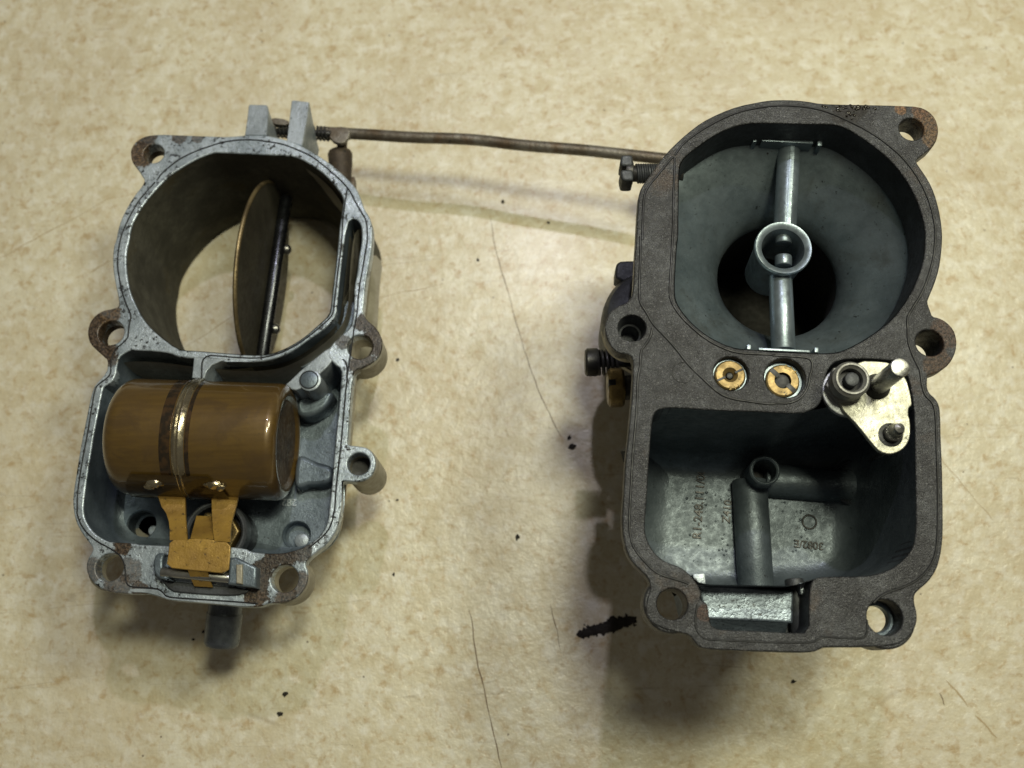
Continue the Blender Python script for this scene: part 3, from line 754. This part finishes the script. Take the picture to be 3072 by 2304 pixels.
rh = [hole('J 1605,430', 152, ZR), hole('L 1805,1210', 160, ZR), hole('Q 1310,1150', 190, ZR), hole('O 1020,1005', 165, ZR), hole('K 575,1045', 160, ZR)]
j1 = hole('K 1672,1550', 200, ZR, 40); j2 = hole('L 205,1598', 232, ZR, 40)
fl = slab(r_out, [r_bore, r_bowl]+[h[0] for h in rh]+[j1[0], j2[0]], ZR-.4, ZR, .035)
link('flange', fl, M['flange_dark'], RC)
for i, h in enumerate(rh):
    dz = [.62, 1.0, .85, .7, .75][i]
    link('bolt_ear', ring((h[1].x, h[1].y, ZR-.03-dz), (0, 0, 1), h[2]+.27, h[2], dz, .04), M[['flange_dark', 'flange_dark', 'flange_dark', 'flange_dark', 'side_cast'][i]], RC)
h = rh[4]; link('blind_bore', lathe([(h[2], 0), (h[2]-.06, -.35), (h[2]-.1, -.37), (h[2]-.12, -.9), (.001, -.95)], (h[1].x, h[1].y, ZR-.1), n=32, cap=False), M['dark_cast'], RC)
h = rh[2]; link('step_ring', ring((h[1].x, h[1].y, ZR-.8), (0, 0, 1), h[2]+.02, h[2]-.09, .25, .03), M['zinc_inner'], RC)
h = rh[1]; link('bore_plug', slab([Vector((h[1].x-.55, h[1].y-.55)), Vector((h[1].x+.0, h[1].y-.55)), Vector((h[1].x+.12, h[1].y+.5)), Vector((h[1].x-.55, h[1].y+.5))], [], 5.9, 6.2, .03), M['dark_cast'], RC)
# outer body under the flange: bowl box and barrel
bx = W('M 590,100 N 1760,260 1900,520 1935,1200 Q 1925,350 1740,700 1450,790 1130,880 1030,1100 1000,1420 700,1460 O 2200,1500 1420,1490 1330,1250 1290,1000 1150,800 900,680 700,560 510,330 M 490,1300 540,700', ZR)
bx = inset(resample(chaikin(bx, 2), 160), .12)
def push(p, amt, c=rh[3][1]):
    return [v+Vector((amt*max(0, 1-((v-c.to_2d()).length/1.5)**2), 0)) if v.y < c.y+.5 else v for v in p]
link('bowl_shell', loft([(bx, ZR-.3), (push(inset(bx, .1), .15), 6.5), (push(inset(bx, .25), .9), 4.2), (push(inset(bx, .45), .9), 3.7), (push(inset(bx, .8), .8), 3.5)], cap1=True), M['dark_cast'], RC)
ub = W('I 640,1400 700,1060 1060,620 1550,270 2000,150 J 300,130 700,210 1200,480 1700,940 1900,1400 L 1930,300 1700,900 1500,1300 1400,1560 K 1800,1580 700,1500 640,700', ZR)
ub = inset(resample(chaikin(ub, 2), 120), .1)
cR = P(2415, 712, ZR)
base = [cR.to_2d()+(v-cR.to_2d()).normalized()*2.6 for v in ub]
link('barrel', loft([(ub, ZR-.3), (inset(ub, .1), 6.2), ([v.lerp(b, .6) for v, b in zip(ub, base)], 5.2), (base, 4.5), (base, .9)]), M['dark_cast'], RC)
bf = circ(cR, 2.95, 72)
link('mounting_flange', slab(bf, [circ(cR, 1.9, 48)], 0, .9, .05), M['dark_cast'], RC)
# small pilot hole faint circle
cq = W1('K 1140,1540', ZR)
link('plug_ring', tube_path([(cq.x+.235*math.cos(a*math.pi/16), cq.y+.235*math.sin(a*math.pi/16), ZR-.002) for a in range(32)], .013, True), M['seal'], RC)

# bore and venturi bell
bi = resample(r_bore, 128)
c2d = cR.to_2d()
def ringr(r): return [c2d+(v-c2d).normalized()*r for v in bi]
def mixr(a, b, t): return [x.lerp(y, t) for x, y in zip(a, b)]
rb = inset(bi, .01)
link('bore_wall', loft([(rb, ZR-.03), (inset(bi, .02), ZR-1.02)]), M['dark_cast'], RC)
rings = [(inset(bi, -.1), ZR-1.02), (inset(bi, .0), ZR-1.03), ]
R0, RT = 2.78, 1.50
edge = inset(bi, .0)
for i in range(15):
    a = i/14*math.pi/2
    rr_ = RT+(R0-RT)*(1-math.sin(a)); w_ = math.sin(a)**.7
    z = (ZR-1.04)-1.15*(1-math.cos(a))-.55*math.sin(a)
    rings.append((mixr(edge, ringr(rr_), w_), z))
rings += [(ringr(RT), 5.25)]
link('venturi', loft(rings), M['bell'], RC)
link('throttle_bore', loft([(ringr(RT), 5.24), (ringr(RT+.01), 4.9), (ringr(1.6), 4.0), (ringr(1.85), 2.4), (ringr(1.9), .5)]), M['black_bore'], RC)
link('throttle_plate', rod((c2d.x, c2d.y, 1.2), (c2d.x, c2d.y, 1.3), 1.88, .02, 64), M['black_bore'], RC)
# nozzle bar with booster ring
zb = 7.2
bc = P(2349, 746, zb)
u_ = lambda px, z: 1.05*px*(CAM_H-z)/F_PX
NB = link('booster_venturi', lathe([(u_(66, zb), 0), (u_(76, zb), .06), (u_(85, zb), .07), (u_(88, zb), .03), (u_(88, zb), -.05), (u_(82, zb), -.2), (u_(74, zb), -1.6), (u_(60, zb), -1.65), (u_(56, zb), -.6), (u_(62, zb), -.15), (u_(66, zb), 0)], bc, n=64, cap=False), M['zinc_clean'], RC)
zz_ = zb-.38
t0 = P(2368, 432, zz_); t1 = P(2354, 690, zz_); b0 = P(2341, 830, zz_); b1 = P(2350, 1050, zz_)
link('nozzle_arm', rod(t0, t1, .27, .03, 40), M['zinc_clean'], RC)
link('nozzle_arm', rod(b0+Vector((0, .05, 0)), b1+Vector((0, -.02, 0)), .275, .03, 40), M['zinc_clean'], RC)
e_ = Vector((.02, 0, .225))
link('arm_rib', box(-.055, .055, 0, 1, -.06, .06, .012, Matrix.Translation(t0+e_) @ Matrix.Rotation(math.atan2(-(t1-t0).x, (t1-t0).y) if False else math.atan2((t1-t0).y, (t1-t0).x)-math.pi/2, 4, 'Z') @ Matrix.Scale((t1-t0).length, 4, (0, 1, 0))), M['zinc_clean'], RC)
s0 = P(2350, 706, zz_); s1 = P(2350, 733, zz_); s2 = P(2350, 768, zz_); s3 = P(2350, 800, zz_)
link('nozzle_tip', rod(s0, s1, .2, .04), M['zinc_clean'], NB)
link('nozzle_tip', rod(s2, s3, .2, .04), M['zinc_clean'], NB)
# end plates of the bar
zc = 7.25
def platebar(pa, pb, w, z, h, name):
    a, b = P(*pa, z), P(*pb, z)
    L = (b-a).length; ang = math.atan2(b.y-a.y, b.x-a.x)
    return link(name, box(0, L, -w/2, w/2, -h, 0, .02, Matrix.Translation(a) @ Matrix.Rotation(ang, 4, 'Z')), M['zinc_clean'], RC)
platebar((2286, 416), (2440, 424), .12, zc, .9, 'arm_plate')
platebar((2259, 412), (2272, 413), .22, zc, .6, 'plate_ear'); platebar((2453, 424), (2467, 425), .22, zc, .6, 'plate_ear')
zd = 7.55
platebar((2276, 1046), (2430, 1054), .06, zd, .9, 'arm_plate')
platebar((2241, 1040), (2253, 1041), .12, zd, .5, 'plate_ear'); platebar((2444, 1049), (2456, 1050), .12, zd, .5, 'plate_ear')

# bowl interior
bwr = resample(r_bowl, 260)
zg = 4.0
deep = W('M 800,600 820,520 870,475 950,455 1100,458 1500,485 2000,500 N 150,512 380,518 500,480 700,440 1100,430 1500,400 1630,420 1640,600 1645,1000 1650,1300 Q 1655,0 1650,200 1630,350 1560,470 1450,570 1330,640 1200,680 1050,700 700,700 500,740 300,800 O 2212,800 1700,790 1345,785 1230,690 1150,620 1070,580 950,540 850,470 770,360 720,230 715,100 M 735,1500 750,1250 770,950 785,750', ZR)
deep = resample(chaikin(deep, 1), 240)
rings = [(deep, ZR-.02), (inset(deep, .06, .1), zg+1.2), (inset(deep, .12, .1), zg+.75)]
for i in range(1, 8):
    a = i/7*math.pi/2
    q_ = inset(deep, .12+.62*(1-math.cos(a)), .12)
    xm = min(v.x for v in q_)
    q_ = [v+Vector((.45*(1-math.cos(a))*max(0, 1-(v.x-xm)/1.2), 0)) for v in q_]
    rings.append((q_, zg+.75-.75*math.sin(a)))
link('bowl_wall', loft(rings, cap1=True), M['zinc_oily'], RC, ang=70)
link('bowl_ceiling_wall', loft([(bwr, ZR-.03), (inset(bwr, .02), ZR-1.0)]), M['dark_cast'], RC)
# shelf below lever (closes the recess) and front weir with its sloping ledge
rec = W('N 560,380 600,100 L 640,1540 690,1440 790,1370 1400,1370 1560,1440 1600,1600 N 1660,250 1670,470 1100,470 700,460', ZR-.8)
link('lever_recess', slab(resample(rec, 60), [], ZR-1.1, ZR-.75, .02), M['dark_cast'], RC)
zw = 7.35
link('weir', slab(chaikin(W('O 1300,780 1350,788 1700,805 2212,842 Q 290,852 300,900 290,1216 O 2212,1205 1395,1168 1350,1000', zw), 0), [], zg-.3, zw, .05), M['weir_zinc'], RC)
# sloping ledge in the notch
a0 = W1('O 1400,1150', zw+.0); a1 = W1('Q 250,1215', zw)
link('ledge_slope', loft([(W('O 1380,1165 Q 240,1212 260,1350 O 1420,1330', zw+.02), [zw-.03, zw-.03, zw-.42, zw-.42]), (W('O 1380,1165 Q 240,1212 260,1350 O 1420,1330', zw+.02), [zw-.9]*4)], True, True), M['weir_zinc'], RC, ang=20)
link('weir_pillar', slab(chaikin(W('Q 295,850 330,830 470,815 500,900 500,1330 270,1330 270,1000', zw+.1), 0), [], zg, zw-.5, .05), M['dark_cast'], RC)
gg = W1('Q 385,1080', zw); link('weir_pillar', rod((gg.x, gg.y-.62, zw-.3), (gg.x, gg.y+.7, zw-.3), .2, .04), M['dark_cast'], RC)
gp = W1('Q 430,830', zw+.1); link('weir_tip', box(gp.x-.12, gp.x+.1, gp.y-.12, gp.y+.12, zw-.3, zw+.12, .03), M['zinc_face'], RC)
gp = W1('O 1300,735', zw); link('weir_tip', box(gp.x-.1, gp.x+.15, gp.y-.15, gp.y+.12, zw-.3, zw+.1, .03), M['zinc_face'], RC)
# floor ribs (drillings)
fr0 = P(2248, 1440, zg+.22); fr1 = P(2268, 1775, zg+.22)
link('floor_rib', rod(fr0, fr1+(fr1-fr0)*.12, .43, .05, 48), M['zinc_oily'], RC)
fr2 = P(2290, 1440, zg+.1); fr3 = P(2560, 1462, zg+.1)
link('floor_rib', rod(fr2, fr3, .42, .05, 40), M['zinc_oily'], RC)
wc = P(2294, 1412, 5.1)
link('jet_well', ring((wc.x, wc.y, zg), (0, 0, 1), .365, .28, 1.15, .04), M['zinc_oily'], RC)
link('jet_well_plug', rod((wc.x, wc.y, zg), (wc.x, wc.y, zg+.12), .29, .02), M['black_steel'], RC)
wc = P(2566, 1445, zg+.4)
link('pump_seat', ring((wc.x, wc.y, zg), (0, 0, 1), .58, .48, .34, .05), M['dark_cast'], RC)
link('pump_piston', lathe([(.16, 0), (.16, 3.2), (.1, 3.25)], (wc.x+.3, wc.y+.35, zg), n=24), M['steel'], RC)
# floor lettering
def floor_text(s, u, v, u2, v2, size, z=zg):
    a, b = P(u, v, z), P(u2, v2, z); ang = math.atan2(b.y-a.y, b.x-a.x); c = a.lerp(b, .5)
    link('cast_lettering', text_mesh(s, size, Matrix.Translation((c.x, c.y, z+.012)) @ Matrix.Rotation(ang, 4, 'Z'), .018), M['black_steel'], RC)
floor_text('R1-248.111/00', 2090, 1635, 2106, 1390, .30)
floor_text('Z410', 2178, 1576, 2186, 1494, .27)
floor_text('3082/E', 2480, 1640, 2372, 1628, .26)
cc_ = P(2428, 1566, zg)
link('cast_emblem', tube_path([(cc_.x+.17*math.cos(a*math.pi/12), cc_.y+.17*math.sin(a*math.pi/12), zg+.005) for a in range(24)], .025, True), M['black_steel'], RC)
# oily droplets in the bowl
ds = []
for i in range(130):
    u = random.uniform(2050, 2215) if random.random() < .72 else random.uniform(2345, 2440)
    v = random.uniform(1460, 1690)
    q = P(u, v, zg); r = random.choice((.012, .016, .02, .03))*random.uniform(.7, 1.2)
    ds.append(blob(q, r, zg-.004, h=r*.6, rough=.15))
o = link('oil_droplets', join(*ds), M['zinc_oily'], RC, ang=180); o['kind'] = 'stuff'

# jets
def jet(h, zj, sc, ang, rh_, rc_, slotw, par):
    c = h[1]; r = h[2]*sc
    link('jet_bore', lathe([(h[2], 0), (h[2]-.01, -.5)], (c.x, c.y, ZR-.03), n=40, cap=False), M['dark_cast'], par)
    j = link('jet', lathe([(r, -.4), (r, -.03), (r-.03, 0), (rc_, 0), (rh_+.015, -.1), (rh_, -.3), (.001, -.3)], (c.x, c.y, zj), n=48, cap=False), M['brass'], par)
    link('jet_shim', ring((c.x, c.y, zj-.3), (0, 0, 1), h[2]-.005, r+.005, .22, .01), M['zinc_clean'], j)
    link('jet_hole', rod((c.x, c.y, zj-.29), (c.x, c.y, zj-.07), rh_*.9, .005), M['seal'], j)
    for s in (-1, 1):
        a = Vector((math.cos(ang), math.sin(ang), 0))*s
        L0, L1 = rc_*.7, r-.01
        link('jet_slot', box(L0, L1, -slotw/2, slotw/2, -.02, .008, .003, Matrix.Translation((c.x, c.y, zj)) @ Matrix.Rotation(ang if s > 0 else ang+math.pi, 4, 'Z')), M['seal'], j)
    return j
ja = jet(j1, ZR-.10, .87, .38, .075, .17, .05, RC)
jb = jet(j2, ZR-.20, .82, -.86, .175, .185, .11, RC)
def stamp(jt, h, zj, txt, ang, rad):
    for k, ch in enumerate(txt):
        a = ang-k*.34
        link('stamped_digit', text_mesh(ch, .11, Matrix.Translation((h[1].x+rad*math.cos(a), h[1].y+rad*math.sin(a), zj-.002)) @ Matrix.Rotation(a-math.pi/2, 4, 'Z'), .004), M['brass_dark'], jt)
stamp(jb, j2, ZR-.20, '025', 1.25, .32)
stamp(ja, j1, ZR-.10, '115', -1.0, .30)
# gasket lines
bead('K 670,30 665,300 655,600 655,760 740,880 800,1000 900,1100 1050,1260 1200,1460 1350,1600 M 1500,270 1640,350 1900,390 2120,420 N 100,400 250,410 380,350 460,230 480,80 L 500,1530 505,1380 300,1362 0,1345 K 2212,1345 1950,1335 1750,1325 1600,1280 1400,1180 1200,1010 1080,880 1000,740 990,640 1010,300 1025,0 I 1030,1500 1030,1200 1045,900 1050,720 980,790 880,920 740,1080 700,1200 690,1659', ZR, .028, par=RC)
bead('I 1050,720 1130,600 1300,470 1500,350 1750,240 2000,190 2200,170 J 300,175 500,195 700,250 900,340 1100,440 1300,570 1500,740 1650,930 1760,1130 1830,1330 1870,1550 L 1865,60 1850,250 1800,450 1730,640 1620,820 1550,930 1560,1050 1560,1200 1620,1370 1690,1500 N 1700,60 1715,200 1750,320 1840,400 1870,520 1880,900 1895,1300 Q 1895,150 1880,400 1830,560 1720,700 1560,800 1380,860 1260,910 1180,990', ZR, .028, par=RC)
bead('Q 1110,1180 1115,1330 1060,1385 900,1380 620,1360 560,1400 500,1430 200,1430 O 2100,1425 1500,1400 1370,1390 1290,1300 1270,1180 1300,1000', ZR, .022, par=RC)
bead('O 1200,780 1100,740 950,700 830,650 700,520 590,380 550,230 545,50 M 560,1400 580,1000 600,800 630,450 640,100 K 665,1500 670,1300 720,1240 780,1150 800,1050', ZR, .028, par=RC)

# wet oil on the flange beside the upper ear
ds = []
for k in range(60):
    u, v = (random.gauss(1050, 60), random.gauss(192, 10)) if k < 26 else (random.uniform(620, 1000), random.uniform(175, 330))
    if k >= 26 and v > 190+(u-620)*.42: continue
    q = P(2300+u*K, 270+v*K, ZR)
    ds.append(blob(q, random.uniform(.012, .04), ZR-.004, h=random.uniform(.008, .02), el=random.uniform(1, 1.8), rot=-.3, rough=.2))
def oil_mat():
    n = NT('wet_oil'); n.col((.012, .009, .007)); n.set('Roughness', .08); return n.m
M['wet_oil'] = oil_mat()
o = link('oil_droplets', join(*ds), M['wet_oil'], RC, ang=180); o['kind'] = 'stuff'

# pump lever with nut and pins
zl = 8.16
lev = slab(chaikin(W('L 1000,1408 1300,1416 1400,1450 N 1535,110 1580,250 1600,350 1610,430 1572,450 1565,530 1590,600 1590,780 1540,885 1450,950 1350,972 1250,940 1180,870 1000,640 860,500 820,430 760,300 850,100', zl), 1), [], zl-.13, zl, .02)
PL = link('pump_lever', lev, M['plated'], RC)
wcn = W1('N 905,272', ZR+.02)
link('washer', rod((wcn.x, wcn.y, ZR-.12), (wcn.x, wcn.y, ZR+.03), u_(285*K, ZR), .03, 64), M['white_metal'], RC)
nt = W1('N 950,130', 8.72)
link('nut_base', rod((nt.x, nt.y, 8.1), (nt.x, nt.y, 8.3), u_(225*K, 8.3), .04, 6), M['nut_zinc'], PL)
link('nut', ring((nt.x, nt.y, 8.25), (0, 0, 1), u_(205*K, 8.72), u_(130*K, 8.72), .47, .09, 48), M['nut_zinc'], PL)
link('nut_well', rod((nt.x, nt.y, 8.2), (nt.x, nt.y, 8.45), u_(135*K, 8.5), .01), M['seal'], PL)
link('stud', rod((nt.x+.01, nt.y, 8.2), (nt.x+.01, nt.y, 8.68), u_(80*K, 8.68), .03), M['dark_cast'], PL)
pt = W1('N 1480,5', 9.6)
link('lever_pin', rod((pt.x, pt.y, 8.1), (pt.x, pt.y, 9.6), u_(106*K, 9.6), .03, 40), M['steel'], PL)
link('lever_pin_foot', lathe([(.30, 0), (.28, .1), (.2, .22), (.18, .3)], (pt.x, pt.y, 8.1), n=32), M['black_steel'], PL)
st = W1('N 1370,755', zl)
link('pin_hole', rod((st.x, st.y, zl-.1), (st.x, st.y, zl+.012), u_(132*K, zl), .005, 40), M['seal'], PL)
link('stud_ring', ring((st.x+.02, st.y+.02, zl-.1), (0, 0, 1), u_(95*K, zl), u_(75*K, zl), .3, .02), M['steel'], PL)
link('stud', lathe([(.165, 0), (.165, .3), (.13, .36), (.13, .5), (.10, .6), (.001, .64)], (st.x+.03, st.y+.03, zl-.1), n=32, cap=False), M['steel'], PL)

# idle screw at the top left
zi = 6.9
i0 = W1('I 575,925', zi); i1 = W1('I 1000,925', zi)
d_ = (i1-i0).normalized()
IS = link('idle_screw', rod(i0, i1+d_*.3, .20, .02, 32), M['black_steel'], RC)
hx0 = W1('I 432,922', zi)
hl = (i0-hx0).length
for s in (1, -1):
    pr = [Vector((.0, .05)), Vector((.02, .27)), Vector((.06, .345)), Vector((.1+hl-.14, .345)), Vector((hl, .31)), Vector((hl, .05)), Vector((.20, .05))]
    pr = [Vector((p.x, p.y*s)) for p in pr]
    if s < 0: pr = pr[::-1]
    me = slab(chaikin(pr, 1), [], -.3, .3, .05)
    me.transform(Matrix.Translation(hx0) @ Matrix.Rotation(math.atan2(d_.y, d_.x), 4, 'Z'))
    link('screw_head', me, M['dark_cast'], IS)
link('screw_head', rod(hx0+d_*.14, i0+d_*.02, .29, .03), M['black_steel'], IS)
thr = []
L_ = (i1-i0).length
for i in range(15*16):
    f = i/(15*16); a = i/16*2*math.pi
    q = i0.lerp(i1, .12+f*.9)
    thr.append((q.x, q.y+.215*math.cos(a), zi+.215*math.sin(a)))
link('screw_thread', tube_path(thr, .03, res=2), M['dark_cast'], IS)

# diaphragm cap on the left side
dc = P(1957, 948, 5.2)
link('side_cap', lathe([(1.22, -2.0), (1.25, -.5), (1.22, -.1), (1.12, .1), (.9, .2), (.001, .25)], dc, n=72, cap=False), M['dark_cast'], RC)
lg = W1('K 480,370', 5.0)
link('cap_lug', slab(chaikin(W('K 390,520 392,380 410,325 460,300 700,300 700,560', 5.1), 1), [], 4.5, 5.1, .06), M['dark_cast'], RC)
link('cap_band', lathe([(1.26, -.75), (1.31, -.73), (1.31, -.52), (1.26, -.5)], dc+Vector((.07, -.12, 0)), n=72, cap=False), M['side_cast'], RC)
# spring-loaded mixture screw
zm = 5.0
m0 = W1('K 55,1425', zm); m1 = W1('K 330,1425', zm); m2 = W1('K 620,1425', zm)
link('mixture_screw', join(lathe([(.30, 0), (.355, .05), (.355, .28), (.33, .33)], m0, m1-m0, 32), rod(m0, m2, .13)), M['black_steel'], RC)
sp_ = []
for i in range(5*18):
    a = i/18*2*math.pi; q = m0.lerp(m2, .22+.45*i/90)
    sp_.append((q.x, q.y+.30*math.cos(a), zm+.30*math.sin(a)))
link('screw_spring', tube_path(sp_, .045), M['black_steel'], RC)
zn = 5.4
b0 = W1('M 305,235', zn); b1 = W1('M 482,235', zn)
bn = link('brass_plug', lathe([(.40, 0), (.47, .05), (.485, .1), (.485, (b1-b0).length-.06), (.44, (b1-b0).length)], b0, (1, -.03, 0), 36), M['brass_dark'], RC)
link('plug_slot', box(b0.x-.01, b0.x+.16, b0.y-.07, b0.y+.07, zn+.1, zn+.5, .01), M['seal'], RC)
link('plug_neck', rod((b1.x-.05, b1.y, zn), (b1.x+1.2, b1.y, zn), .3, .03), M['black_steel'], RC)
# throttle lever bracket the linkage rod runs to
lb = P(2010, 476, 2.3)
link('throttle_lever', slab(chaikin([Vector((lb.x-.2, lb.y-.35)), Vector((lb.x+1.6, lb.y-2.4)), Vector((lb.x+2.2, lb.y-2.0)), Vector((lb.x+.6, lb.y+.35)), Vector((lb.x, lb.y+.35))], 1), [], 2.0, 2.15, .03), M['rust_light'], RC)
